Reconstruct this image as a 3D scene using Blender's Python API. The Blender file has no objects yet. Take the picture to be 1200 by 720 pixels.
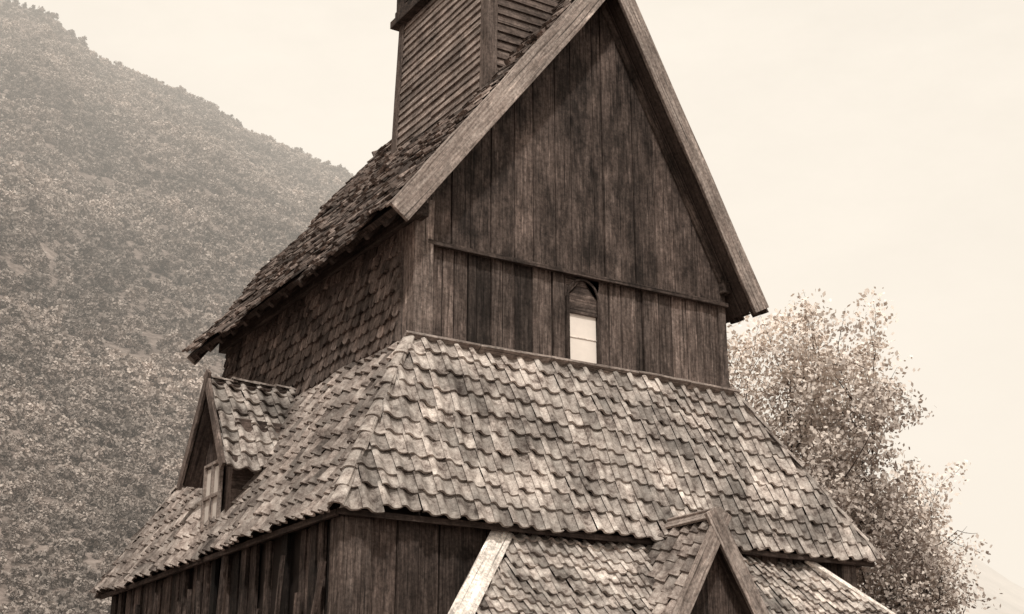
import bpy, math, random
import numpy as np
from mathutils import Vector, Matrix
random.seed(7); np.random.seed(7)
R=random.uniform
H=1.7
scene=bpy.context.scene
scene.view_settings.view_transform='Standard'
scene.view_settings.look='None'
scene.view_settings.exposure=0

def V3(*a): return Vector(a)
def sep(g):
    t=min(1,(g/0.5))**0.5
    a=(1.36,.92,.77); b=(1.08,.98,.90)
    return tuple(g*(a[i]*(1-t)+b[i]*t) for i in range(3))+(1,)

# ------------------------------------------------------------------ materials
def base_mat(name):
    m=bpy.data.materials.new(name); m.use_nodes=True
    nt=m.node_tree; b=nt.nodes['Principled BSDF']
    b.inputs['Roughness'].default_value=.85
    if 'Specular IOR Level' in b.inputs: b.inputs['Specular IOR Level'].default_value=.2
    return m,nt,b
def ramp(nt,stops):
    r=nt.nodes.new('ShaderNodeValToRGB'); e=r.color_ramp.elements
    while len(e)<len(stops): e.new(.5)
    for i,(p,c) in enumerate(stops):
        e[i].position=p; e[i].color=c
    return r
def noise(nt,vec,scale,detail=6,rough=.6):
    n=nt.nodes.new('ShaderNodeTexNoise'); n.inputs['Scale'].default_value=scale
    n.inputs['Detail'].default_value=detail; n.inputs['Roughness'].default_value=rough
    if vec: nt.links.new(vec,n.inputs['Vector'])
    return n
def math_n(nt,op,a,b=None):
    n=nt.nodes.new('ShaderNodeMath'); n.operation=op
    for i,x in enumerate((a,b)):
        if x is None: continue
        if isinstance(x,(int,float)): n.inputs[i].default_value=x
        else: nt.links.new(x,n.inputs[i])
    return n.outputs[0]
def mapr(nt,x,a,b,c,d):
    n=nt.nodes.new('ShaderNodeMapRange')
    nt.links.new(x,n.inputs[0])
    for i,v in enumerate((a,b,c,d)): n.inputs[i+1].default_value=v
    return n.outputs[0]
def colmul(nt,col,val):
    n=nt.nodes.new('ShaderNodeVectorMath'); n.operation='SCALE'
    nt.links.new(col,n.inputs[0]); nt.links.new(val,n.inputs['Scale'])
    return n.outputs[0]
def bump(nt,b,h,strength,dist):
    n=nt.nodes.new('ShaderNodeBump'); n.inputs['Strength'].default_value=strength
    n.inputs['Distance'].default_value=dist
    nt.links.new(h,n.inputs['Height']); nt.links.new(n.outputs[0],b.inputs['Normal'])

def wood(name,dark,light,vary=.35,stain=.5,grain=16):
    m,nt,b=base_mat(name)
    at=nt.nodes.new('ShaderNodeAttribute'); at.attribute_name='wc'
    rn=nt.nodes.new('ShaderNodeAttribute'); rn.attribute_name='rnd'
    mp=nt.nodes.new('ShaderNodeMapping'); mp.inputs['Scale'].default_value=(1.1,grain,grain)
    nt.links.new(at.outputs['Vector'],mp.inputs['Vector'])
    n1=noise(nt,mp.outputs[0],1.6,5,.72)
    r=ramp(nt,[(.28,sep(dark*.45)),(.46,sep(dark)),(.72,sep(light))])
    nt.links.new(n1.outputs[0],r.inputs[0])
    tc=nt.nodes.new('ShaderNodeTexCoord')
    mp2=nt.nodes.new('ShaderNodeMapping'); mp2.inputs['Scale'].default_value=(1,1,.55)
    nt.links.new(tc.outputs['Object'],mp2.inputs['Vector'])
    n2=noise(nt,mp2.outputs[0],2.0,5,.75)
    st=mapr(nt,n2.outputs[0],.37,.63,1-stain,1+stain)
    rv=mapr(nt,rn.outputs['Fac'],0,1,1-vary,1+vary)
    n3=noise(nt,tc.outputs['Object'],20,3,.75)
    sp=mapr(nt,n3.outputs[0],.3,.7,.55,1.45)
    f=math_n(nt,'MULTIPLY',st,rv); f=math_n(nt,'MULTIPLY',f,sp)
    # checks / cracks
    mp3=nt.nodes.new('ShaderNodeMapping'); mp3.inputs['Scale'].default_value=(.5,30,30)
    nt.links.new(at.outputs['Vector'],mp3.inputs['Vector'])
    n4=noise(nt,mp3.outputs[0],1.3,2,.5)
    ck=mapr(nt,n4.outputs[0],.31,.38,.30,1)
    f=math_n(nt,'MULTIPLY',f,ck)
    # bleached streaks and dark knots
    mp5=nt.nodes.new('ShaderNodeMapping'); mp5.inputs['Scale'].default_value=(1.3,8,8)
    nt.links.new(at.outputs['Vector'],mp5.inputs['Vector'])
    n5=noise(nt,mp5.outputs[0],1.0,4,.72)
    f=math_n(nt,'MULTIPLY',f,mapr(nt,n5.outputs[0],.57,.70,1,2.0))
    f=math_n(nt,'MULTIPLY',f,mapr(nt,n5.outputs[0],.28,.42,.36,1))
    nt.links.new(colmul(nt,r.outputs[0],f),b.inputs['Base Color'])
    bump(nt,b,n1.outputs[0],.7,.014)
    return m
def tile_mat(name,lo,hi):
    m,nt,b=base_mat(name)
    b.inputs['Roughness'].default_value=.7
    rn=nt.nodes.new('ShaderNodeAttribute'); rn.attribute_name='rnd'
    tc=nt.nodes.new('ShaderNodeTexCoord')
    n1=noise(nt,tc.outputs['Object'],6,5,.75)
    r=ramp(nt,[(.35,sep(lo*.30)),(.48,sep(lo)),(.66,sep(hi))])
    nt.links.new(n1.outputs[0],r.inputs[0])
    n2=noise(nt,tc.outputs['Object'],1.1,5,.72)
    n3=noise(nt,tc.outputs['Object'],50,3,.7)
    f=math_n(nt,'MULTIPLY',mapr(nt,n2.outputs[0],.37,.63,.52,1.28),mapr(nt,rn.outputs['Fac'],0,1,.55,1.25))
    f=math_n(nt,'MULTIPLY',f,mapr(nt,n3.outputs[0],.3,.7,.70,1.24))
    nt.links.new(colmul(nt,r.outputs[0],f),b.inputs['Base Color'])
    bump(nt,b,n1.outputs[0],.5,.012)
    return m
def plain(name,g,vary=.25,scale=6):
    m,nt,b=base_mat(name)
    tc=nt.nodes.new('ShaderNodeTexCoord')
    n=noise(nt,tc.outputs['Object'],scale,5,.65)
    r=ramp(nt,[(.3,sep(g*(1-vary))),(.7,sep(g*(1+vary)))])
    nt.links.new(n.outputs[0],r.inputs[0]); nt.links.new(r.outputs[0],b.inputs['Base Color'])
    return m

M_gable=wood('tarred_plank_wood',.052,.115,.34,.62)
M_lowpl=wood('weathered_plank_wood',.060,.15,.60,.45)
M_navef=wood('nave_front_wood_shaded',.034,.085,.5,.55)  # plank colour darkened a little to imitate shadow below the eave
M_barge=wood('grey_barge_wood',.21,.36,.15,.25)
M_post=wood('post_wood',.10,.21,.2,.45)
M_shing=wood('roof_shingle_wood',.10,.27,.65,.4)
M_scale=wood('wall_shingle_wood',.07,.17,.45,.4)
M_clap=wood('turret_lit_wood',.18,.34,.28,.28)  # lighter copy of the turret wood: lit side painted in
M_clapf=wood('turret_shaded_wood',.085,.17,.22,.3)  # darker copy of the turret wood: shaded front painted in
M_nave=wood('nave_wood_eave_shade',.026,.08,.8,.65)  # eave shadow is put into this dark plank colour
M_dark=plain('dark_core_wood',.015,.3,3)
M_soffit=wood('soffit_wood',.040,.085,.2,.3)
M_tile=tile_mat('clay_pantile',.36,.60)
M_tile2=tile_mat('clay_pantile_shaded',.23,.42)  # same clay tiles, darker copy with the side slope's shade painted in
M_hip=tile_mat('hip_tile_clay',.36,.54)
M_white=plain('pane_skylight_white',.80,.06,5)  # white stands in for bright sky seen through the gable window
M_glass=plain('window_pane_painted_reflection',.55,.12,2)  # pale matte colour imitates a reflection in the glass
M_pale=wood('pale_verge_board_wood',.68,.80,.06,.08)
M_stone=plain('foundation_stone',.25,.4,3)

# ------------------------------------------------------------------ mesh builder
class MB:
    def __init__(s): s.v=[];s.f=[];s.w=[];s.r=[]
    def add(s,vs,fs,wc,r):
        o=len(s.v); s.v+= [tuple(x) for x in vs]; s.f+=[tuple(i+o for i in f) for f in fs]
        s.w+=[tuple(x) for x in wc]; s.r+=[r]*len(vs)
    def box(s,o,L,W,T,r=None,jit=0,seg=1):
        """o: centre of the start end; L length vector, W/T full width & thickness vectors"""
        o=Vector(o);L=Vector(L);W=Vector(W);T=Vector(T)
        r=R(0,1) if r is None else r
        a,b=R(0,50),R(0,50); l=L.length;w=W.length;t=T.length
        vs=[];wc=[]
        for i in range(seg+1):
            q=i/seg; off=W*(R(-jit,jit)/max(w,1e-6))+T*(R(-jit,jit)/max(t,1e-6)*.6)
            for j,k in ((-.5,-.5),(.5,-.5),(.5,.5),(-.5,.5)):
                vs.append(o+L*q+W*j+T*k+off); wc.append((l*q+a*.3,j*w+a,k*t+b))
        fs=[(3,2,1,0),tuple(4*seg+x for x in (0,1,2,3))]
        for i in range(seg):
            for j in range(4):
                p=4*i+j;q2=4*i+(j+1)%4
                fs.append((p,q2,q2+4,p+4))
        s.add(vs,fs,wc,r)
    def prism(s,poly,ext,r=None,lax=(0,0,1)):
        """poly: list of 3D points, extruded by ext"""
        n=len(poly);ext=Vector(ext);lax=Vector(lax).normalized()
        r=R(0,1) if r is None else r
        a=R(0,50)
        P=[Vector(p) for p in poly]; Q=[p+ext for p in P]
        c=sum(P,Vector())/n
        vs=P+Q
        en=ext.normalized(); wax=lax.cross(en)
        wc=[((p-c).dot(lax)+a*.3,(p-c).dot(wax)+a,(p-c).dot(en)) for p in vs]
        fs=[tuple(range(n-1,-1,-1)),tuple(range(n,2*n))]
        for i in range(n): fs.append((i,(i+1)%n,(i+1)%n+n,i+n))
        s.add(vs,fs,wc,r)
    def build(s,name,mat,parent=None,bevel=0,smooth=False):
        me=bpy.data.meshes.new(name); me.from_pydata(s.v,[],s.f)
        a=me.attributes.new('wc','FLOAT_VECTOR','POINT'); a.data.foreach_set('vector',np.array(s.w,dtype=np.float32).ravel())
        a=me.attributes.new('rnd','FLOAT','POINT'); a.data.foreach_set('value',np.array(s.r,dtype=np.float32))
        me.materials.append(mat)
        import bmesh
        bm=bmesh.new(); bm.from_mesh(me); bmesh.ops.recalc_face_normals(bm,faces=bm.faces); bm.to_mesh(me); bm.free()
        ob=bpy.data.objects.new(name,me); scene.collection.objects.link(ob)
        if parent: ob.parent=parent
        if bevel:
            md=ob.modifiers.new('bevel','BEVEL'); md.width=bevel; md.segments=2; md.limit_method='ANGLE'
        if smooth: me.polygons.foreach_set('use_smooth',[True]*len(me.polygons))
        return ob

def sag(u,v,s=0):
    return .030*math.sin(u*1.7+s)+.018*math.sin(u*4.1+v*2.3+s*2)+.016*math.sin(v*3.1+u*.7+s)

def tiles(mb,P0,U,Vv,N,vlen,umin,umax,w=.25,e=.27,A=.042,sd=0,pk=1):
    P0=Vector(P0);U=Vector(U).normalized();Vv=Vector(Vv).normalized();N=Vector(N).normalized()
    rows=int(math.ceil(vlen/e)); ns=11
    for i in range(rows):
        v0=i*e-.06; v1=min(v0+e+.10,vlen+.03); vm=v0+e*.5
        if v1-v0<.1: continue
        lo,hi=umin(vm),umax(vm)
        for k in range(int(math.floor(lo/w))-1,int(math.ceil(hi/w))+1):
            uc=(k+.5)*w
            if uc<lo-.35*w or uc>hi+.35*w: continue
            du=R(-.012,.012)+.024*math.sin(i*.9+k*.35);dv=R(-.026,.026)+.030*math.sin(k*.55+i*.2+sd);rot=R(-.08,.08);lf=R(-.004,.022)
            if random.random()<.09: dv+=R(-.08,.05); rot+=R(-.20,.20); lf+=R(0,.022)
            vs=[]; 
            for row in range(4):
                for j in range(ns+1):
                    s=j/ns
                    u=(k+s*1.08)*w+du
                    x=(s-.16)/.24
                    h=A*(1.35*math.exp(-x*x*1.1)-.55*math.sin(math.pi*min(1,max(0,(s-.38)/.62)))+(.35*max(0,s-.85)/.15))
                    if row==0: v=v0+dv+rot*(s-.5)*w; hh=.016+h+lf
                    elif row==1: v=v0+dv+rot*(s-.5)*w; hh=.050+h+lf
                    elif row==2: v=(v0+v1)/2; hh=.026+h+lf*.5
                    else: v=v1; hh=.002+h
                    u=max(umin(v),min(umax(v),u))
                    vs.append(P0+U*u+Vv*v+N*(hh+sag(u,v,sd)))
            fs=[]
            for row in range(3):
                for j in range(ns):
                    a=row*(ns+1)+j; fs.append((a,a+1,a+ns+2,a+ns+1))
            mb.add(vs,fs,[(0,0,0)]*len(vs),random.random()**pk)

def hip_tiles(mb,A,B,up,rad=.11,seg=.34,lift=.02):
    A=Vector(A);B=Vector(B);D=(B-A);L=D.length;D.normalize()
    up=Vector(up);up=(up-D*up.dot(D)).normalized();S=D.cross(up)
    n=max(1,int(round(L/seg)));e=L/n
    for i in range(n):
        p0=A+D*(i*e-.03); p1=A+D*(i*e+e+.05); r0=rad*R(.95,1.1); r1=rad*.82
        off=S*R(-.02,.02)+up*R(-.008,.012)
        vs=[];m=8
        for (p,r,l) in ((p0,r0-.02,lift+.012),(p0,r0,lift+.024),(p1,r1,lift)):
            for j in range(m+1):
                a=math.pi*j/m
                vs.append(p+off+S*(math.cos(a)*r)+up*(math.sin(a)*r*.6+l-rad*.2))
        fs=[]
        for rr in range(2):
            for j in range(m):
                a=rr*(m+1)+j; fs.append((a,a+1,a+m+2,a+m+1))
        mb.add(vs,fs,[(0,0,0)]*len(vs),R(.5,1))

def shingles(mb,P0,U,Vv,N,ulen,vlen,w,e,t=.02,wj=.3,rag=.03,style='flat',keep=None,lap=.08,sd=0,sagk=1):
    P0=Vector(P0);U=Vector(U).normalized();Vv=Vector(Vv).normalized();N=Vector(N).normalized()
    rows=int(math.ceil(vlen/e))
    for i in range(rows):
        v0=i*e; u=-R(0,w*.5)
        while u<ulen:
            ww=w*R(1-wj,1+wj) if style=='flat' else w
            if style!='flat' and u<=0: u=-(i%2)*w*.5
            ua=max(0,u+.004);ub=min(ulen,u+ww-.004)
            u+=ww
            if ub-ua<.02: continue
            um=(ua+ub)/2
            if keep and not keep(um,v0+e/2): continue
            vb=v0+R(-rag,rag); vt=min(v0+e+lap,vlen)
            tt=t*R(.8,1.6); lf=R(0,.014)
            if style=='flat' and random.random()<.10: lf+=R(.01,.04); vb-=R(0,.06)
            tw=R(-.02,.02)
            if style=='flat': prof=[(0,R(0,.012)),(1,R(0,.012))]
            else: prof=[(0,.30),(.18,.1),(.5,0),(.82,.1),(1,.30)]
            pw=ub-ua; top=[];bot=[];wt=[]
            a=R(0,50);bb=R(0,50)
            s0=sag(um,v0,sd)*sagk
            for (q,dz) in prof:
                v=vb+dz*(w if style!='flat' else 1); uu=ua+q*pw
                hh=tt*1.9+lf+tw*(q-.5)
                top.append(P0+U*uu+Vv*v+N*(hh+s0)); bot.append(P0+U*uu+Vv*v+N*(hh-tt+s0)); wt.append((v+a*.3,uu+a,bb))
            for q in (1,0):
                uu=ua+q*pw; hh=tt*.7+lf*.5
                top.append(P0+U*uu+Vv*vt+N*(hh+s0)); bot.append(P0+U*uu+Vv*vt+N*(hh-tt+s0)); wt.append((vt+a*.3,uu+a,bb))
            n=len(top)
            fs=[tuple(range(n))]+[(j,j+n,(j+1)%n+n,(j+1)%n) for j in range(n)]
            mb.add(top+bot,fs,wt+wt,random.random())

def vplanks(mb,fixed,along,a0,a1,pos,out,thick,z0,z1f,wmin=.16,wmax=.28,jd=.012,brk=(),zj=0,skip=None,lean=0,gap=.006):
    """vertical planks. along: 'x' or 'y'. pos = coordinate of outer face; out=-1/+1 outward sign"""
    a=a0
    while a<a1-.01:
        w=R(wmin,wmax); b=min(a+w,a1)
        for k in brk:
            if a<k-.001<b: b=k
        if a1-b<wmin*.5: b=a1
        g1=gap*R(.3,2.0)
        c,d=a+g1/2,b-g1/2
        m=(a+b)/2
        if not(skip and skip(m)):
            o=R(-jd,jd); zb=z0+R(-zj,zj)
            l=R(-lean,lean)
            ztc=z1f(c);ztd=z1f(d)
            if along=='x':
                p=[(c,pos+o,zb),(d,pos+o,zb),(d+l,pos+o,ztd),(c+l,pos+o,ztc)]; ext=(0,-out*thick,0)
            else:
                p=[(pos+o,c,zb),(pos+o,d,zb),(pos+o,d+l,ztd),(pos+o,c+l,ztc)]; ext=(-out*thick,0,0)
            mb.prism(p,ext)
        a=b

church=bpy.data.objects.new('stave_church',None); scene.collection.objects.link(church); church.location=(0,0,H)
def solid(name,verts,faces,mat):
    m=MB(); m.add([Vector(v) for v in verts],faces,[(v[2],v[0],v[1]) for v in verts],.5)
    return m.build(name,mat,church)
def boxsolid(name,x0,x1,y0,y1,z0,z1,mat):
    v=[(x,y,z) for z in (z0,z1) for (x,y) in ((x0,y0),(x1,y0),(x1,y1),(x0,y1))]
    return solid(name,v,[(3,2,1,0),(4,5,6,7),(0,1,5,4),(1,2,6,5),(2,3,7,6),(3,0,4,7)],mat)

# ---------------------------------------------------------------- skirt roof
TX0,TX1,TY0,TY1,TZ=7.66,13.10,15.18,22.4,5.22
BX0,BX1,BY0,BY1,BZ=6.33,14.73,14.21,24.0,2.82
d=.10
def frustum(name,t,b,tz,bz,mat):
    v=[(b[0],b[2],bz),(b[1],b[2],bz),(b[1],b[3],bz),(b[0],b[3],bz),(t[0],t[2],tz),(t[1],t[2],tz),(t[1],t[3],tz),(t[0],t[3],tz)]
    return solid(name,v,[(3,2,1,0),(4,5,6,7),(0,1,5,4),(1,2,6,5),(2,3,7,6),(3,0,4,7)],mat)
frustum('skirt_roof_deck',(TX0+d,TX1-d,TY0+d,TY1-d),(BX0+d,BX1-d,BY0+d,BY1-d),TZ-.05,BZ-.06,M_dark)
def skirt_face(mb,Bl,Br,Tl,Tr,sd,w=.25,e=.27,pk=1):
    Bl,Br,Tl,Tr=map(Vector,(Bl,Br,Tl,Tr))
    U=(Br-Bl).normalized(); q=Tl-Bl; Vv=(q-U*q.dot(U)); vl=Vv.length; Vv.normalize(); N=U.cross(Vv)
    W=(Br-Bl).length; a=q.dot(U)/vl; b=(W-(Tr-Bl).dot(U))/vl
    tiles(mb,Bl,U,Vv,N,vl,lambda v:a*v,lambda v:W-b*v,w,e,sd=sd,pk=pk)
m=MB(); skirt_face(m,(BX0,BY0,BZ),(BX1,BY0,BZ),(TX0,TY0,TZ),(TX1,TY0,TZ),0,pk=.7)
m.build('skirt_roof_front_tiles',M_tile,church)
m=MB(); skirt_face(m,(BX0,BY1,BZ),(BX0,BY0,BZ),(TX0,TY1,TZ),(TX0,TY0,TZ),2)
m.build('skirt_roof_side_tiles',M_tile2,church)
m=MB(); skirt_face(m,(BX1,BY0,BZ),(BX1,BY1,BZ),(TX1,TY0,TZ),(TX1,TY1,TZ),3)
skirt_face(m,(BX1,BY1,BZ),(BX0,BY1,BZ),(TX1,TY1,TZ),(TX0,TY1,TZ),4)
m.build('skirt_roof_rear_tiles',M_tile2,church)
m=MB()
hip_tiles(m,(BX0-.03,BY0-.03,BZ-.02),(TX0,TY0,TZ),(-.5,-.5,1),.095,.30)
hip_tiles(m,(BX1+.03,BY0-.03,BZ-.02),(TX1,TY0,TZ),(.5,-.5,1),.085)
hip_tiles(m,(BX0,BY1,BZ),(TX0,TY1,TZ),(-.5,.5,1))
hip_tiles(m,(BX1,BY1,BZ),(TX1,TY1,TZ),(.5,.5,1))
m.build('skirt_roof_hip_tiles',M_hip,church)
# flashing boards at top of the skirt
m=MB()
x=TX0-.05
while x<TX1:
    l=min(R(.8,1.5),TX1+.05-x); m.box((x,15.2,TZ+.045+R(-.010,.010)),(l-.01,0,R(-.018,.018)),(0,.16,-.09),(0,.02,.035),jit=.005,seg=3); x+=l
y=TY0
while y<TY1:
    l=min(R(.7,1.2),TY1-y); m.box((7.69,y,TZ+.04+R(-.03,.03)),(0,l+.05,R(-.04,.04)),(.16,0,.10),(-.02,0,.035),jit=.004,seg=2); y+=l
m.build('skirt_roof_top_flashing',M_barge,church)
# eave battens under tiles
m=MB()
m.box((BX0+.03,BY0+.05,BZ-.07),(BX1-BX0-.06,0,0),(0,.05,0),(0,0,.07),seg=8,jit=.008)
m.box((BX0+.05,BY0+.08,BZ-.073),(0,BY1-BY0-.1,0),(.05,0,0),(0,0,.07),seg=8,jit=.008)
m.build('skirt_eave_batten',M_soffit,church)

# ---------------------------------------------------------------- upper nave
UX0,UX1,UY0,UY1=7.76,13.04,15.30,22.3
EL=(7.24,6.86);AP=(10.82,11.59);ER=(13.39,6.56)
sl=(AP[1]-EL[1])/(AP[0]-EL[0]); sr=(AP[1]-ER[1])/(ER[0]-AP[0])
def zl(x): return EL[1]+sl*(x-EL[0])
def zr(x): return ER[1]+sr*(ER[0]-x)
def zroof(x): return min(zl(x)-.20,zr(x)-.26)
xp=AP[0]
pent=[(UX0+.04,4.3),(UX1-.04,4.3),(UX1-.04,zroof(UX1-.04)),(xp,zroof(xp)),(UX0+.04,zroof(UX0+.04))]
m=MB(); m.prism([(x,UY0+.05,z) for x,z in pent],(0,UY1-UY0-.1,0)); m.build('upper_wall_core',M_dark,church)
WX0,WX1=10.17,10.75
m=MB()
vplanks(m,None,'x',8.03,UX1,UY0,-1,.04,5.1,lambda x:6.66,.12,.29,.018,brk=(WX0,WX1),skip=lambda c:WX0<c<WX1,gap=.014)
m.build('gable_lower_planks',M_lowpl,church)
m=MB()
vplanks(m,None,'x',7.95,UX1,UY0-.07,-1,.05,6.62,zroof,.2,.42,.010,gap=.010,brk=(xp,))
m.build('gable_upper_planks',M_gable,church)
m=MB()
m.box((7.93,UY0-.087,6.64),(UX1-7.93+.02,0,0),(0,0,.06),(0,.05,0),seg=9,jit=.008,r=.2)
# inner rakes
m.box((8.1,UY0-.092,zroof(8.1)-.10),(xp-8.1,0,zroof(xp)-zroof(8.1)),(sl*.09,0,-.09),(0,.03,0),seg=4,jit=.003)
m.box((UX1-.05,UY0-.097,zroof(UX1-.05)-.12),(xp-UX1+.05,0,zroof(xp)-zroof(UX1-.05)),(sr*.05,0,.05),(0,.03,0),seg=4,jit=.003)
m.build('gable_trim',M_gable,church)
# corner posts
m=MB()
m.box((7.885,15.36,4.6),(0,0,2.65),(.29,0,0),(0,.34,0),seg=4,jit=.008,r=.8)
m.box((7.80,15.62,4.6),(0,0,2.4),(.16,0,0),(0,.16,0),seg=3,jit=.006,r=.2)
m.box((13.0,15.33,4.7),(0,0,2.3),(.14,0,0),(0,.14,0),seg=3,jit=.004,r=.4)
m.box((7.83,22.15,4.6),(0,0,2.6),(.24,0,0),(0,.24,0),r=.3)
m.build('corner_post',M_post,church,bevel=.02)
# wall plate beam
m=MB()
m.box((7.74,15.0,7.0),(0,7.5,0),(.2,0,0),(0,0,.20),seg=6,jit=.004,r=.2)
m.box((13.0,15.12,6.9),(0,7.3,0),(.14,0,0),(0,0,.2),seg=6,jit=.004,r=.1)
m.build('wall_plate_beam',M_soffit,church,bevel=.015)
# side wall scalloped shingles
m=MB(); shingles(m,(UX0,UY1,5.15),(0,-1,0),(0,0,1),(-1,0,0),UY1-15.55,2.05,.19,.175,.030,style='scale',rag=.014,lap=.1,sagk=.6)
m.build('side_wall_shingles',M_scale,church)
m=MB(); shingles(m,(UX1,15.45,5.15),(0,1,0),(0,0,1),(1,0,0),UY1-15.45,1.9,.2,.2,.016,style='scale',rag=.008,lap=.1)
shingles(m,(UX1,UY1,5.15),(-1,0,0),(0,0,1),(0,1,0),UX1-UX0,5.9,.2,.2,.016,style='scale',rag=.008,lap=.1,keep=lambda u,v:5.15+v+.25<zroof(UX1-u))
m.build('rear_wall_shingles',M_scale,church)
# window
m=MB()
z=6.08;
while z<6.62:
    h=R(.07,.11); m.box((WX0,UY0+.012,min(z+h/2,6.62)),(WX1-WX0,0,0),(0,0,h-.004),(0,.03,0),jit=.002); z+=h
m.build('window_arch_panel',M_lowpl,church)
cx=(WX0+WX1)/2; rx=(WX1-WX0)/2-.03
sp=[];n=10
m=MB()
for sgn in (-1,1):
    pts=[(cx+sgn*(rx+.03),UY0-.02,6.60)]+[(cx+sgn*rx*math.sin(a),UY0-.02,6.30+.29*math.cos(a)) for a in [math.pi/2*i/n for i in range(n,-1,-1)]]+[(cx,UY0-.02,6.60)]
    m.prism([(cx+sgn*(rx+.03),UY0-.02,6.30)]+pts,(0,.03,0))
m.build('window_spandrel',M_lowpl,church)
m=MB()
for i in range(2*n):
    a=-math.pi/2+math.pi*i/(2*n); b=-math.pi/2+math.pi*(i+1)/(2*n)
    p=Vector((cx+rx*math.sin(a),UY0-.028,6.30+.28*math.cos(a))); q=Vector((cx+rx*math.sin(b),UY0-.028,6.30+.28*math.cos(b)))
    D=(q-p); W=Vector((-D.z,0,D.x)).normalized()*.03; m.box(p,D*1.05,W,(0,.03,0),r=.2)
for xx in (WX0+.025,WX1-.025): m.box((xx,UY0-.026,5.12),(0,0,1.18),(.045,0,0),(0,.05,0),r=.3)
m.box((WX0+.05,UY0-.01,6.085),(WX1-WX0-.1,0,0),(0,0,.04),(0,.05,0),r=.7)
m.build('window_frame',M_gable,church)
m=MB(); m.box((cx-.235,UY0+.015,5.64),(.47,0,0),(0,0,.85),(0,.02,0)); m.build('window_bright_pane',M_white,church)  # window pane, its daylight painted as plain white
m=MB()
m.box((cx-.235,UY0-.003,5.72),(.47,0,0),(0,0,.012),(0,.010,0))
m.build('window_muntin',M_pale,church)

# ---------------------------------------------------------------- upper roof
YF,YB=14.80,22.8
def slab(name,A,B,t,mat):
    D=Vector((B[0]-A[0],B[1]-A[1])).normalized(); P=Vector((-D.y,D.x)); 
    if P.y>0: P=-P
    pts=[A,B,(B[0]+P.x*t,B[1]+P.y*t),(A[0]+P.x*t,A[1]+P.y*t)]
    m=MB(); m.prism([(x,YF+.04,z) for x,z in pts],(0,YB-YF-.04,0),lax=(0,1,0)); return m.build(name,mat,church)
slab('upper_roof_deck_left',EL,AP,.09,M_soffit)
slab('upper_roof_deck_right',ER,AP,.10,M_soffit)
m=MB()
Vl=Vector((AP[0]-EL[0],0,AP[1]-EL[1])); Ul=Vector((0,-1,0)); Nl=Ul.cross(Vl.normalized())
shingles(m,Vector((EL[0],YB,EL[1]))-Vl.normalized()*.12,Ul,Vl,Nl,YB-YF-.03,Vl.length+.08,.15,.19,.026,wj=.45,rag=.06,lap=.12,sd=1,sagk=1.6)
m.build('upper_roof_shingles_left',M_shing,church)
m=MB()
Vr=Vector((AP[0]-ER[0],0,AP[1]-ER[1])); Ur=Vector((0,1,0)); Nr=Ur.cross(Vr.normalized())
shingles(m,Vector((ER[0],YF+.03,ER[1]))-Vr.normalized()*.08,Ur,Vr,Nr,YB-YF-.03,Vr.length+.08,.16,.24,.022,wj=.4,rag=.04,lap=.12,sd=1)
m.build('upper_roof_shingles_right',M_shing,church)
m=MB()
def rake(m,E,A,w,y,t,r,ext0=.05,ext1=.12,inset=.0,upoff=.03):
    E=Vector((E[0],0,E[1]));A=Vector((A[0],0,A[1])); D=(A-E).normalized(); P=Vector((-D.z,0,D.x))
    if P.z<0:P=-P
    o=E-D*ext0+P*(upoff-w/2)+Vector((0,y,0))
    m.box(o,D*((A-E).length+ext0+ext1),P*w,(0,t,0),r=r,seg=8,jit=.009)
rake(m,EL,AP,.31,YF-.02,.06,.6,upoff=.06)
rake(m,ER,AP,.27,YF-.025,.06,.45,upoff=.05)
m.build('bargeboard',M_barge,church,bevel=.008)
m=MB()
rake(m,EL,AP,.20,YB+.02,.05,.5); rake(m,ER,AP,.2,YB+.025,.05,.5)
D=Vl.normalized()
m.box(Vector((EL[0],YF+.03,EL[1]))+Nl*.07-D*.05,D*(Vl.length+.1),(0,.16,0),Nl*.03,seg=5,jit=.005,r=.5)
D=Vr.normalized()
m.box(Vector((ER[0],YF+.03,ER[1]))+Nr*.06-D*.05,D*(Vr.length+.1),(0,.16,0),Nr*.03,seg=5,jit=.005,r=.9)
m.build('verge_board',M_barge,church,bevel=.006)
m=MB()
for i in range(14):
    yy=15.2+i*.56
    m.box((7.28,yy,6.76),(.8,0,.8*sl),(0,.10,0),(.08,0,-.06),r=R(0,1))
m.build('rafter_ends',M_soffit,church)

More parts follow.
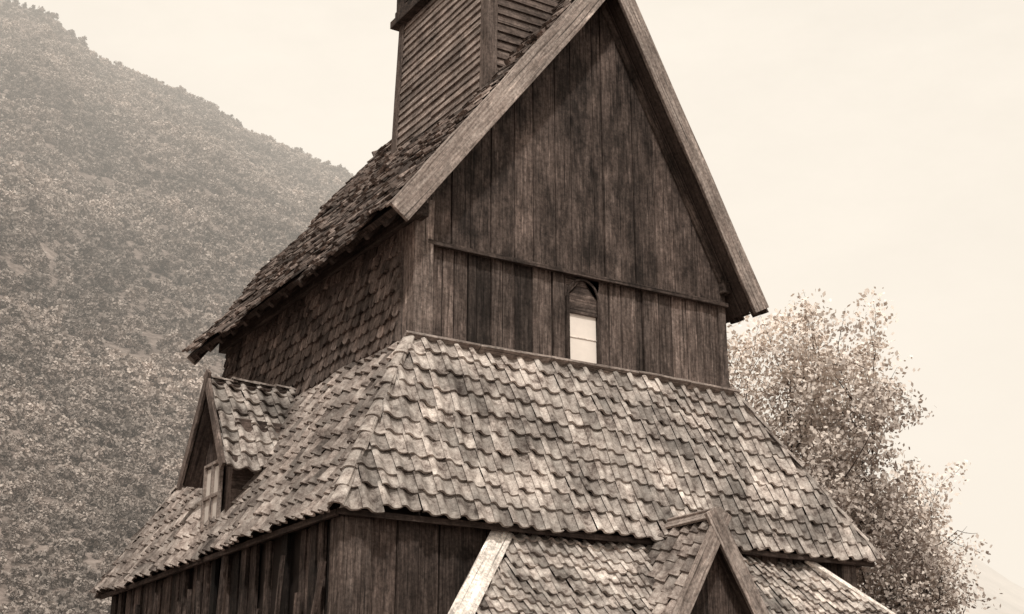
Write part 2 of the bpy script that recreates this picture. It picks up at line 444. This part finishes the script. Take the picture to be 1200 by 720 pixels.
# ---------------------------------------------------------------- ridge turret
X0,X1,Y0,Y1=9.45,12.2,16.3,19.5
ZT=12.42; tp=.10
frustum('turret_core',(X0+tp+.03,X1-tp-.03,Y0+tp+.03,Y1-tp-.03),(X0-.03+.06,X1-.03,Y0+.03,Y1-.03),ZT,8.3,M_dark)
def clap(mb,B0,B1,T0,T1,N,e=.135,z0=0):
    B0,B1,T0,T1=map(Vector,(B0,B1,T0,T1));N=Vector(N)
    n=int((T0-B0).length/e)
    for i in range(n):
        cuts=sorted([0,1]+[R(.15,.85)])
        for s0,s1 in zip(cuts[:-1],cuts[1:]):
            q0=i/n;q1=min((i+1.25)/n,1); j=R(-.014,.014);k=R(-.014,.014)
            a_=B0.lerp(T0,q0);b_=B1.lerp(T1,q0);c_=B1.lerp(T1,q1);d_=B0.lerp(T0,q1)
            a=a_.lerp(b_,s0);b=a_.lerp(b_,s1);dd=d_.lerp(c_,s0);c=d_.lerp(c_,s1)
            L=(b-a).length
            o=N*(.045+R(0,.014));p=N*.020
            vs=[a+o+V3(0,0,j),b+o+V3(0,0,k),c+N*.012,dd+N*.012,a+p+V3(0,0,j),b+p+V3(0,0,k),c-N*.012,dd-N*.012]
            r0=R(0,50);h=e
            wc=[(r0,r0,0),(r0+L,r0,0),(r0+L,r0+h,0),(r0,r0+h,0)]*2
            mb.add(vs,[(0,1,2,3),(4,5,1,0),(7,6,5,4),(0,3,7,4),(1,5,6,2)],wc,random.random())
zb=8.4
m=MB()
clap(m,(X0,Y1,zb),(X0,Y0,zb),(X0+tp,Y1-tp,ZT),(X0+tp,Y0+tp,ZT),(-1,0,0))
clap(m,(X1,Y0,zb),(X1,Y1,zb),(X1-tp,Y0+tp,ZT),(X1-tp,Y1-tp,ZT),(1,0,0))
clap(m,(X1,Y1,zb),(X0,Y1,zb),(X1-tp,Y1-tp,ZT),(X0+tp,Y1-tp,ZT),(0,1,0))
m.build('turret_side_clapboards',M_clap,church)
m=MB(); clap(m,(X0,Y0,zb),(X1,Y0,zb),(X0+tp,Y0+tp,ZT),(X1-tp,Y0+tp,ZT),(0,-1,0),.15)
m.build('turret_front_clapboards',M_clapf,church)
m=MB()
for (cx_,cy_,sx,sy) in ((X0,Y0,1,1),(X1,Y0,-1,1),(X0,Y1,1,-1),(X1,Y1,-1,-1)):
    m.box((cx_+sx*.04,cy_+sy*.04,zb),(sx*tp,sy*tp,ZT-zb),(.2,0,0),(0,.2,0),r=.35,seg=3,jit=.003)
m.build('turret_corner_post',M_clapf,church,bevel=.01)
# belfry stage
m=MB()
m.box((X0-.08,(Y0+Y1)/2,ZT+.06),(X1-X0+.16,0,0),(0,Y1-Y0+.16,0),(0,0,.14),r=.2)
m.box((X0-.02,(Y0+Y1)/2,ZT+.22),(X1-X0+.04,0,0),(0,Y1-Y0+.04,0),(0,0,.16),r=.1)
m.build('belfry_cornice',M_gable,church,bevel=.01)
m=MB()
zt2=ZT+.3
for i in range(11):
    zz=zt2+.06+i*.13
    m.box((X0+.12,Y0+.12,zz),(X1-X0-.24,0,0),(0,.14,-.1),(0,0,.02)); m.box((X0+.12,Y1-.12,zz),(X1-X0-.24,0,0),(0,.14,.1),(0,0,.02))
    m.box((X0+.13,Y0+.12,zz),(0,Y1-Y0-.24,0),(.14,0,.1),(0,0,.02)); m.box((X1-.13,Y0+.12,zz),(0,Y1-Y0-.24,0),(.14,0,-.1),(0,0,.02))
for (a,b) in ((X0+.1,Y0+.1),(X1-.1,Y0+.1),(X0+.1,Y1-.1),(X1-.1,Y1-.1)):
    m.box((a,b,zt2),(0,0,1.55),(.2,0,0),(0,.2,0),r=.2)
m.build('belfry_louvres',M_gable,church)
boxsolid('belfry_core',X0+.3,X1-.3,Y0+.3,Y1-.3,zt2-.05,zt2+1.5,M_dark)
cxm,cym=(X0+X1)/2,(Y0+Y1)/2; z5=zt2+1.5
solid('belfry_spire',[(X0-.25,Y0-.25,z5),(X1+.25,Y0-.25,z5),(X1+.25,Y1+.25,z5),(X0-.25,Y1+.25,z5),(cxm,cym,z5+4.2)],[(3,2,1,0),(0,1,4),(1,2,4),(2,3,4),(3,0,4)],M_shing)
m=MB()
for (a,b) in ((YF+.03,Y0+.05),(Y1-.05,YB)):
    m.box((AP[0]-.06,a,AP[1]+.04),(0,b-a,0),(.16,0,.18),(-.02,0,.02)); m.box((AP[0]+.06,a,AP[1]+.04),(0,b-a,0),(.14,0,-.24),(.02,0,.02))
m.build('ridge_cap',M_shing,church)

# ---------------------------------------------------------------- lower nave walls
NX0,NX1,NY0,NY1=6.50,14.44,14.42,23.75
boxsolid('nave_core',NX0+.07,NX1-.07,NY0+.07,NY1-.07,-1.5,BZ-.05,M_dark)
m=MB()
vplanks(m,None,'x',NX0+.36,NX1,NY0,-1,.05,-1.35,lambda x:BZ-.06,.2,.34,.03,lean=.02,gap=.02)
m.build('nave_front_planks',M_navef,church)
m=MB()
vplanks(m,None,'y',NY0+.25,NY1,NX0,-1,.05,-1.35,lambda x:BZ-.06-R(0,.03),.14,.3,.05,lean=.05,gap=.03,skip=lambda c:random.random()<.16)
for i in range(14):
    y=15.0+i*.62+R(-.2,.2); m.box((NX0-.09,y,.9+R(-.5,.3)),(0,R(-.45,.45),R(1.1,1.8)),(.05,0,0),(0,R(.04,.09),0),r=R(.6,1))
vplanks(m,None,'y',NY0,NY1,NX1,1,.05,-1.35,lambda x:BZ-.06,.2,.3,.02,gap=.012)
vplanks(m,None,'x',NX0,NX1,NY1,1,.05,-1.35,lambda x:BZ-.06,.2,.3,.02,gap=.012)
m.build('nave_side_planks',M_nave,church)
m=MB()
m.box((NX0+.16,NY0+.10,-1.5),(0,0,BZ+1.42),(.40,0,0),(0,.32,0),r=.35,seg=5,jit=.012)
m.box((NX1-.12,NY0+.08,-1.5),(0,0,BZ+1.42),(.3,0,0),(0,.3,0),r=.4,seg=5,jit=.008)
m.build('nave_corner_post',M_lowpl,church,bevel=.03)
boxsolid('stone_foundation',NX0-.08,NX1+.08,NY0-.08,NY1+.08,-1.75,-1.35,M_stone)

# ---------------------------------------------------------------- side dormer (on the long side)
dc=19.05; fx=6.60; hw=.92; az,ez=5.42,4.02; ds=(az-ez)/hw
m=MB(); m.prism([(fx+.05,dc-.55,3.0),(fx+.05,dc+.55,3.0),(fx+.05,dc+.55,az-.55*ds-.08),(fx+.05,dc,az-.1),(fx+.05,dc-.55,az-.55*ds-.08)],(1.2,0,0)); m.build('dormer_core',M_dark,church)
m=MB()
vplanks(m,None,'y',dc-.56,dc+.56,fx,-1,.04,3.1,lambda y:az-abs(y-dc)*ds-.08,.14,.2,.006,brk=(dc-.36,dc+.36,dc))
m.build('dormer_front_planks',M_gable,church)
m=MB(); m.box((fx+.0,dc-.57,3.95),(1.1,0,0),(0,.03,0),(0,0,1.6)); m.box((fx+.0,dc+.57,3.95),(1.1,0,0),(0,.03,0),(0,0,1.6)); m.build('dormer_cheek_boards',M_gable,church)
m=MB()
for s in (-1,1):
    A=Vector((fx-.22,dc+s*hw,ez)); T=Vector((fx-.22,dc,az)); D=T-A; n=Vector((0,s*D.z,abs(D.y))).normalized()
    m.box(A-n*.055+Vector((.72,0,0)),D,(1.44,0,0),n*.05)
m.build('dormer_roof_deck',M_soffit,church)
m=MB()
A=Vector((fx-.24,dc-hw,ez)); Vv=Vector((0,hw,az-ez)); tiles(m,A,(1,0,0),Vv,Vector((1,0,0)).cross(Vv.normalized()),Vv.length,lambda v:0,lambda v:1.3,.24,.26,sd=5)
A=Vector((8.1,dc+hw,ez)); Vv=Vector((0,-hw,az-ez)); tiles(m,A,(-1,0,0),Vv,Vector((-1,0,0)).cross(Vv.normalized()),Vv.length,lambda v:.1,lambda v:1.72,.24,.26,sd=6)
m.build('dormer_roof_tiles',M_tile,church)
m=MB(); hip_tiles(m,(fx-.2,dc,az),(7.75,dc,az),(0,0,1),.08,.3); m.build('dormer_ridge_tiles',M_tile2,church)
m=MB()
for s in (-1,1):
    A=Vector((fx-.27-.003*s,dc+s*(hw+.03),ez-.05)); T=Vector((fx-.27-.003*s,dc-s*.05,az+.13)); D=T-A; n=Vector((0,s*D.z,abs(D.y))).normalized()
    m.box(A-n*.03,D,n*.15,(.045,0,0),seg=3,jit=.003)
m.build('dormer_bargeboard',M_post,church,bevel=.006)
m=MB(); m.box((fx-.05,dc-.30,3.70),(0,.60,0),(0,0,.86),(.02,0,0)); m.build('dormer_window_glass',M_glass,church)
m=MB()
for yy in (dc-.33,dc,dc+.33): m.box((fx-.075,yy,3.24),(0,0,.96),(0,.05,0),(.05,0,0),r=.4)
for zz in (3.26,3.70,4.18): m.box((fx-.078,dc-.35,zz),(0,.70,0),(0,0,.045),(.045,0,0),r=.4)
m.build('dormer_window_frame',M_barge,church)

# ---------------------------------------------------------------- pent roof + porch gable in front
PTy,PTz=14.40,2.70; S=1.02
tl,tr=8.77,13.5; bl,br=tl-1.22*S,tr+1.68*S; PBy,PBz=PTy-S,PTz-1.3*S
m=MB()
Bl=Vector((bl,PBy,PBz));Br=Vector((br,PBy,PBz));Tl=Vector((tl,PTy,PTz));Tr=Vector((tr,PTy,PTz))
U=Vector((1,0,0));Vv=Vector((0,S,1.3*S));vl=Vv.length;N=U.cross(Vv.normalized())
W=br-bl;a=(tl-bl)/vl;b=(br-tr)/vl
tiles(m,Bl,U,Vv,N,vl,lambda v:a*v,lambda v:W-b*v,.19,.20,.030,sd=8,pk=.7)
m.build('pent_roof_tiles',M_tile,church)
m=MB(); off=-N*.07
m.prism([Bl+off,Br+off,Tr+off,Tl+off],-N*.05,lax=(1,0,0)); m.build('pent_roof_deck',M_dark,church)
m=MB(); D=(Tl-Bl); Wd=N.cross(D.normalized())
m.box(Bl+Wd*.13+N*.02,D*.98,Wd*.27,N*.04,seg=3,jit=.003)
D=(Tr-Br); Wd=D.normalized().cross(N)
m.box(Br+Wd*.03+N*.05,D,Wd*.09,N*.05,seg=3,jit=.003)
m.build('pent_roof_verge_board',M_pale,church)
m=MB()
m.prism([(bl+.35,PBy+.15,-1.6),(br-.45,PBy+.15,-1.6),(tr-.2,PTy,-1.6),(tl+.2,PTy,-1.6)],(0,0,PBz+1.6),lax=(0,0,1))
m.build('pent_wall_core',M_dark,church)
m=MB(); vplanks(m,None,'x',bl+.35,br-.45,PBy+.12,-1,.03,-1.6,lambda x:PBz+.05,.18,.28,.008); m.build('pent_front_planks',M_lowpl,church)
# porch gable
px=11.0; pz=2.93; ps=1.72; ph=.86; pf=13.22
m=MB()
for s in (-1,1):
    A=Vector((px+s*ph,0,pz-ps*ph)); T=Vector((px,0,pz)); D=T-A; n=Vector((s*D.z,0,abs(D.x))).normalized()
    m.box(A-n*.06+Vector((0,(pf+14.25)/2,0)),D,(0,14.25-pf-.04,0),n*.05)
m.build('porch_roof_deck',M_soffit,church)
m=MB()
A=Vector((px-ph,14.2,pz-ps*ph)); Vv=Vector((ph,0,ps*ph)); U=Vector((0,-1,0)); tiles(m,A,U,Vv,U.cross(Vv.normalized()),Vv.length,lambda v:-.1,lambda v:14.2-pf-.02,.19,.20,.030,sd=9)
A=Vector((px+ph,pf+.02,pz-ps*ph)); Vv=Vector((-ph,0,ps*ph)); U=Vector((0,1,0)); tiles(m,A,U,Vv,U.cross(Vv.normalized()),Vv.length,lambda v:0,lambda v:14.2-pf,.19,.20,.030,sd=9)
m.build('porch_roof_tiles',M_tile2,church)
m=MB(); m.box((px-.04,pf,pz+.05),(0,.98,0),(.14,0,.12),(-.02,0,.02)); m.box((px+.05,pf,pz+.045),(0,.98,0),(.12,0,-.17),(.02,0,.02)); m.build('porch_ridge_board',M_barge,church)
m=MB()
for s in (-1,1):
    A=Vector((px+s*(ph+.12),pf-.03-.003*s,pz-ps*(ph+.06))); T=Vector((px-s*.03,pf-.03-.003*s,pz+.14)); D=T-A; n=Vector((s*D.z,0,abs(D.x))).normalized()
    m.box(A-n*.10,D,n*.22,(0,.05,0),seg=4,jit=.003,r=.5 if s<0 else .2)
m.build('porch_bargeboard',M_barge,church,bevel=.008)
m=MB()
vplanks(m,None,'x',px-.7,px+.7,pf+.22,-1,.04,1.35,lambda x:pz-.12-abs(x-px)*ps,.14,.24,.006,brk=(px,))
m.build('porch_gable_planks',M_navef,church)
m=MB()
for s in (-1,1): m.box((px+s*.62,pf+.25,-1.6),(0,0,3.1),(.18,0,0),(0,.18,0))
m.box((px-.6,pf+.25,1.35),(1.2,0,0),(0,0,.16),(0,.14,0))
m.build('porch_post',M_post,church,bevel=.01)

# ================================================================= terrain
AZ=[-180,-90,-40,-10,0,5,8.35,10.5,11.6,12.7,14.75,17.8,19.75,23.8,30,40,47,60,90,180]
TH=[.02,.30,.62,.66,.60,.575,.552,.545,.530,.514,.502,.484,.464,.440,.34,.15,.05,.02,.01,.02]
AZ2=[-20,10,17.8,23.8,30,40,47.8,51.4,60,80,110]
TM=[.1,.1,.12,.16,.24,.23,.165,.115,.080,.07,.05]
def vnoise(x,y,seed=0,oct=5):
    rs=np.random.RandomState(seed); o=np.zeros_like(x); a=1
    f=1.
    for k in range(oct):
        for _ in range(3):
            th=rs.rand()*6.28; ph=rs.rand()*6.28
            o+=a*np.sin((x*np.cos(th)+y*np.sin(th))*f*(.8+.4*rs.rand())+ph+1.3*np.sin((x*np.sin(th)-y*np.cos(th))*f*.7+ph*2))/3
        f*=2.1;a*=.5
    return o
R0,R1=180.,1400.
def hill_h(az,r):
    t=np.interp(az,AZ,TH)
    x=np.clip((r-R0)/(R1-R0),0,None)
    xx=np.where(x<=1,x**1.12,1+.3*(x-1)-1.2*(x-1)**2)
    X=r*np.sin(np.radians(az));Y=r*np.cos(np.radians(az))
    nz=vnoise(X/150,Y/150,3)*26*np.clip(x*2,0,1)*(t/.5)*np.clip(1.35-x,0.32,1)
    return t*R1*xx+nz+H*np.clip(x*3,0,1)
def polar(name,azs,rs,hf,mat,base=0):
    A,Rr=np.meshgrid(azs,rs,indexing='ij'); Z=hf(A,Rr)+base
    X=Rr*np.sin(np.radians(A));Y=Rr*np.cos(np.radians(A))
    co=np.stack([X,Y,Z],-1).reshape(-1,3); n1,n2=A.shape
    i,j=np.meshgrid(np.arange(n1-1),np.arange(n2-1),indexing='ij'); k=(i*n2+j).ravel()
    f=np.stack([k,k+1,k+n2+1,k+n2],-1)[:,::-1]
    me=bpy.data.meshes.new(name); me.from_pydata(co.tolist(),[],f.tolist()); me.materials.append(mat)
    me.polygons.foreach_set('use_smooth',[True]*len(me.polygons))
    ob=bpy.data.objects.new(name,me); scene.collection.objects.link(ob); return ob
def terr(name,lo,hi,sc):
    m,nt,b=base_mat(name); b.inputs['Roughness'].default_value=1
    tc=nt.nodes.new('ShaderNodeTexCoord')
    n1=noise(nt,tc.outputs['Object'],sc,8,.8); n2=noise(nt,tc.outputs['Object'],sc*.12,4,.6)
    r=ramp(nt,[(.38,sep(lo)),(.62,sep(hi))]); nt.links.new(n1.outputs[0],r.inputs[0])
    nt.links.new(colmul(nt,r.outputs[0],mapr(nt,n2.outputs[0],.3,.7,.75,1.25)),b.inputs['Base Color'])
    return m
polar('hill',np.arange(-100,75,.5),np.concatenate([np.linspace(150,1400,120),np.linspace(1410,1700,15)]),hill_h,terr('hillside_scrub',.07,.26,.25),-.4)
def mt_h(az,r):
    t=np.interp(az,AZ2,TM); x=np.clip((r-1800)/(1500),0,None)
    xx=np.where(x<=1,x,1-.4*(x-1)); X=r*np.sin(np.radians(az));Y=r*np.cos(np.radians(az))
    return t*3300*xx+vnoise(X/400,Y/400,5)*40*np.clip(x,0,1)*(t/.4)
polar('mountain',np.arange(-20,110,.5),np.linspace(1800,3900,50),mt_h,terr('hazed_mountain_slope',.50,.66,.01),-1)  # slope colour made pale to imitate haze, on top of the volume
me=bpy.data.meshes.new('ground'); s=6000; me.from_pydata([(-s,-s,0),(s,-s,0),(s,s,0),(-s,s,0)],[],[(0,1,2,3)])
me.materials.append(terr('grass_ground',.10,.22,.8)); g=bpy.data.objects.new('ground',me); scene.collection.objects.link(g)

# ------------------------------------------------------------------ foliage
def leafmat(name,lo,hi,inst=True):
    m,nt,b=base_mat(name); b.inputs['Roughness'].default_value=.9
    rn=nt.nodes.new('ShaderNodeAttribute'); rn.attribute_name='rnd'
    r=ramp(nt,[(0,sep(lo)),(1,sep(hi))]); nt.links.new(rn.outputs['Fac'],r.inputs[0])
    c=r.outputs[0]
    if inst:
        oi=nt.nodes.new('ShaderNodeObjectInfo'); f=mapr(nt,oi.outputs['Random'],0,1,.70,1.30)
        n=noise(nt,oi.outputs['Location'],.010,5,.72)
        f=math_n(nt,'MULTIPLY',f,mapr(nt,n.outputs[0],.37,.63,.52,1.38))
        c=colmul(nt,c,f)
    nt.links.new(c,b.inputs['Base Color'])
    return m
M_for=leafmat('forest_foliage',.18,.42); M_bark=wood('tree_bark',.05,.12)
def leafmesh(name,centers,size,rnd,mat,extra=None):
    n=len(centers); c=np.asarray(centers,dtype=float)
    a=np.random.normal(size=(n,3));a/=np.linalg.norm(a,axis=1)[:,None]
    b=np.random.normal(size=(n,3));b-=a*(a*b).sum(1)[:,None];b/=np.linalg.norm(b,axis=1)[:,None]
    sz=size*(.6+.8*np.random.rand(n))[:,None]
    v=np.stack([c-a*sz*.5,c+b*sz*.32,c+a*sz*.5,c-b*sz*.32],1).reshape(-1,3)
    me=bpy.data.meshes.new(name); f=(np.arange(n)[:,None]*4+np.arange(4)).tolist()
    me.from_pydata(v.tolist(),[],f)
    at=me.attributes.new('rnd','FLOAT','POINT'); at.data.foreach_set('value',np.repeat(rnd,4).astype(np.float32))
    me.materials.append(mat); return me
coll=bpy.data.collections.new('forest_tree_variants')
for k in range(7):
    pts=[];rn=[]
    tall=R(.7,1.8); wd=R(.35,.7)
    for l in range(7):
        c=np.array([R(-wd,wd),R(-wd,wd),R(.1,tall)]); rad=R(.3,.6)
        n=38; q=np.random.normal(size=(n,3)); q/=np.linalg.norm(q,axis=1)[:,None]; q*=rad*(np.random.rand(n)**.5)[:,None]
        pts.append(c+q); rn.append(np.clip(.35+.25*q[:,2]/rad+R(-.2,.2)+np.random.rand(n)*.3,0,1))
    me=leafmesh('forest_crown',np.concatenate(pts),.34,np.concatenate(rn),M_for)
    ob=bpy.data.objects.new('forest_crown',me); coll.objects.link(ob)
def cand(n,r0,r1,a0=-18,a1=29):
    return np.random.uniform(a0,a1,n), np.sqrt(np.random.uniform(r0**2,r1**2,n))
a1,r1=cand(34000,330,1420); a2,r2=cand(12500,95,440,-4,22); 
az=np.concatenate([a1,a2]); rr=np.concatenate([r1,r2])
X=rr*np.sin(np.radians(az));Y=rr*np.cos(np.radians(az))
dens=vnoise(X/70,Y/70,11,4)+.25*np.random.randn(len(X))
keep=(dens>-1.1)|(rr<440)
crest=(rr>1200)&(az<12.5)&(np.random.rand(len(X))<.6); keep&=~crest
X,Y,az,rr=X[keep],Y[keep],az[keep],rr[keep]
Z=hill_h(az,rr)-.4; Z=np.maximum(Z,0)-.5
big=np.random.rand(len(X))**2.2
sc=(1.5+3.2*big)*np.clip(rr/520,.55,1.3)
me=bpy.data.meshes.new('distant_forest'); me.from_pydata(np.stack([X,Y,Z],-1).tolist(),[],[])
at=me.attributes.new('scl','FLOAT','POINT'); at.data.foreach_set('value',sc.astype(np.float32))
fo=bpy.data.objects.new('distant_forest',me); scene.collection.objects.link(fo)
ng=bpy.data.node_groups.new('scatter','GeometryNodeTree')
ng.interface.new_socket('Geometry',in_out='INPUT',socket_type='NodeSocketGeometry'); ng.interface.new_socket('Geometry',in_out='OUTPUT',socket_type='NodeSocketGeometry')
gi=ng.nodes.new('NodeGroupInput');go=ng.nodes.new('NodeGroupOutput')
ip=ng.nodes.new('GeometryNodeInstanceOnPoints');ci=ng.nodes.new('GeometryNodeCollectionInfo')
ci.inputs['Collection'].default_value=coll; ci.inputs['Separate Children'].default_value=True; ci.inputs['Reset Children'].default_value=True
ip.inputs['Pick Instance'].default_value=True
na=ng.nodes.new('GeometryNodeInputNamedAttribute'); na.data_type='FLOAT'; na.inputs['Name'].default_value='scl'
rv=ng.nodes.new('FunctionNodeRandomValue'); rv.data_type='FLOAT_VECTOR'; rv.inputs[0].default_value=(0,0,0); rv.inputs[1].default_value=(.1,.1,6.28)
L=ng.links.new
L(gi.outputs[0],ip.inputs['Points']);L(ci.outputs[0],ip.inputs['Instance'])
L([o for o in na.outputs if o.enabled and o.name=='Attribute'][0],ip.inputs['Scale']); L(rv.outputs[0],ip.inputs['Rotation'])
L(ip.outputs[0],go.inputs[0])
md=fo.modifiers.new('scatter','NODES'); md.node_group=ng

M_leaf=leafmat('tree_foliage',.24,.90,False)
def tree(name,loc,height,radius,seed,nl=22000,leaf=.12,crown0=.2,clump=.55,pale=.62,keepf=.62):
    rs=random.Random(seed); mb=MB(); tips=[]
    def cyl(p,q,r0,r1):
        D=(q-p).normalized(); S=D.orthogonal().normalized(); T=D.cross(S); vs=[];n=6
        for c,r in ((p,r0),(q,r1)):
            for j in range(n):
                a=6.283*j/n; vs.append(c+S*math.cos(a)*r+T*math.sin(a)*r)
        mb.add(vs,[(j,(j+1)%n,(j+1)%n+n,j+n) for j in range(n)],[((v-p).dot(D),v.x,v.y) for v in vs],.5)
    def br(p,D,l,r,dep):
        segs=3; q=p
        for i in range(segs):
            D=(D+Vector((rs.uniform(-.22,.22),rs.uniform(-.22,.22),rs.uniform(-.05,.15)))).normalized()
            n=q+D*l/segs; cyl(q,n,r*(1-.22*i),r*(1-.22*(i+1))); q=n
            if dep>=2: tips.append((q.copy(),dep))
            if dep<4 and (i>0 or dep>0):
                for _ in range(2 if dep<3 else 1):
                    a=rs.uniform(0,6.28); side=D.orthogonal().normalized(); side.rotate(Matrix.Rotation(a,3,D))
                    br(q,(D*.5+side*rs.uniform(.5,1)+Vector((0,0,.15))).normalized(),l*rs.uniform(.55,.75),r*.5,dep+1)
    br(Vector((0,0,0)),Vector((0,0,1)),height*.5,height*.018,0)
    T=np.array([t[0] for t in tips])
    sz=(height-.3)/T[:,2].max(); c0=T[:,:2].mean(0); sr=radius/np.percentile(np.linalg.norm(T[:,:2]-c0,axis=1),96)
    S_=np.array([sr,sr,sz]); T=T*S_
    mb.v=[(x*sr,y*sr,z*sz) for x,y,z in mb.v]
    par=bpy.data.objects.new(name,None); scene.collection.objects.link(par); par.location=loc
    o=mb.build('trunk_and_limbs',M_bark,par)
    T=T[T[:,2]>height*crown0]
    T=T[np.random.rand(len(T))<keepf]
    idx=np.random.randint(0,len(T),nl); cl=np.random.rand(len(T))*.6
    q=np.random.normal(size=(nl,3)); q/=np.linalg.norm(q,axis=1)[:,None]; rad=clump*np.random.rand(nl)**.5
    P=T[idx]+q*rad[:,None]*np.array([1,1,.7])
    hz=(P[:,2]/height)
    rnd=np.clip(cl[idx]*.9-.05+.2*q[:,2]*rad/clump+1.5*(hz-pale)+.2*np.random.rand(nl),0,1)  # leaves painted paler towards crown and clump tops, imitating overexposed light
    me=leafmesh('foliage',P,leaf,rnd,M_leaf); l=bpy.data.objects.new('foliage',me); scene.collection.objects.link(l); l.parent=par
    return par
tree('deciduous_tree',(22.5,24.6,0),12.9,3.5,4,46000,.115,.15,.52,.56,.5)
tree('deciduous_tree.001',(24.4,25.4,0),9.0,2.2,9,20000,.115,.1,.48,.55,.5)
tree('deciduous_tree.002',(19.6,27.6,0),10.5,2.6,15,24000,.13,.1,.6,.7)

# ================================================================= haze: absorbing / glowing air over the valley, a box volume behind the church; its emission imitates scattered daylight
hv=bpy.data.meshes.new('haze')
def boxmesh(me,x0,x1,y0,y1,z0,z1):
    v=[(x,y,z) for z in (z0,z1) for (x,y) in ((x0,y0),(x1,y0),(x1,y1),(x0,y1))]
    me.from_pydata(v,[],[(3,2,1,0),(4,5,6,7),(0,1,5,4),(1,2,6,5),(2,3,7,6),(3,0,4,7)])
boxmesh(hv,-2500,5000,80,5000,-20,1000)
mh=bpy.data.materials.new('valley_haze'); mh.use_nodes=True; nt=mh.node_tree
nt.nodes.remove(nt.nodes['Principled BSDF']); out=nt.nodes['Material Output']
ab=nt.nodes.new('ShaderNodeVolumeAbsorption'); em=nt.nodes.new('ShaderNodeEmission'); ad=nt.nodes.new('ShaderNodeAddShader')
K=.00034
ab.inputs['Color'].default_value=(0,0,0,1); ab.inputs['Density'].default_value=K
em.inputs['Color'].default_value=(1.0,.91,.79,1); em.inputs['Strength'].default_value=K*.97
nt.links.new(ab.outputs[0],ad.inputs[0]); nt.links.new(em.outputs[0],ad.inputs[1]); nt.links.new(ad.outputs[0],out.inputs['Volume'])
hv.materials.append(mh); ho=bpy.data.objects.new('haze',hv); scene.collection.objects.link(ho)

# ================================================================= light, world, camera
Sd=Vector((-.42,-.70,.88)).normalized()
sun=bpy.data.lights.new('sun','SUN'); sun.energy=2.3; sun.angle=math.radians(3); sun.color=(1,.95,.87)
so=bpy.data.objects.new('sun',sun); scene.collection.objects.link(so); so.rotation_euler=Sd.to_track_quat('Z','Y').to_euler()
w=bpy.data.worlds.new('World'); scene.world=w; w.use_nodes=True; nt=w.node_tree
bg=nt.nodes['Background']
sk=nt.nodes.new('ShaderNodeTexSky'); sk.sky_type='NISHITA'; sk.sun_disc=False
sk.sun_elevation=math.asin(Sd.z); sk.sun_rotation=math.atan2(Sd.x,Sd.y); sk.dust_density=3
bw=nt.nodes.new('ShaderNodeRGBToBW'); nt.links.new(sk.outputs[0],bw.inputs[0])
tc=nt.nodes.new('ShaderNodeTexCoord')
mp=nt.nodes.new('ShaderNodeMapping'); mp.inputs['Scale'].default_value=(1,1,2.2); nt.links.new(tc.outputs['Generated'],mp.inputs['Vector'])
cn=noise(nt,mp.outputs[0],3.2,6,.65)
v=mapr(nt,bw.outputs[0],1,9,.94,1.03); v=math_n(nt,'MULTIPLY',v,mapr(nt,cn.outputs[0],.38,.68,.93,1.08))
cr=nt.nodes.new('ShaderNodeRGB'); cr.outputs[0].default_value=(1.06,.975,.855,1)
nt.links.new(colmul(nt,cr.outputs[0],v),bg.inputs['Color']); bg.inputs['Strength'].default_value=1

cam=bpy.data.cameras.new('camera'); co=bpy.data.objects.new('camera',cam); scene.collection.objects.link(co)
cam.sensor_width=36; cam.lens=1615/1200*36; cam.clip_end=20000
r=Vector((.8545,-.5194,0)).normalized(); f=Vector((.4927,.8105,.3171)).normalized(); u=r.cross(f).normalized()
co.matrix_world=Matrix(((r.x,u.x,-f.x,0),(r.y,u.y,-f.y,0),(r.z,u.z,-f.z,H),(0,0,0,1)))
scene.camera=co
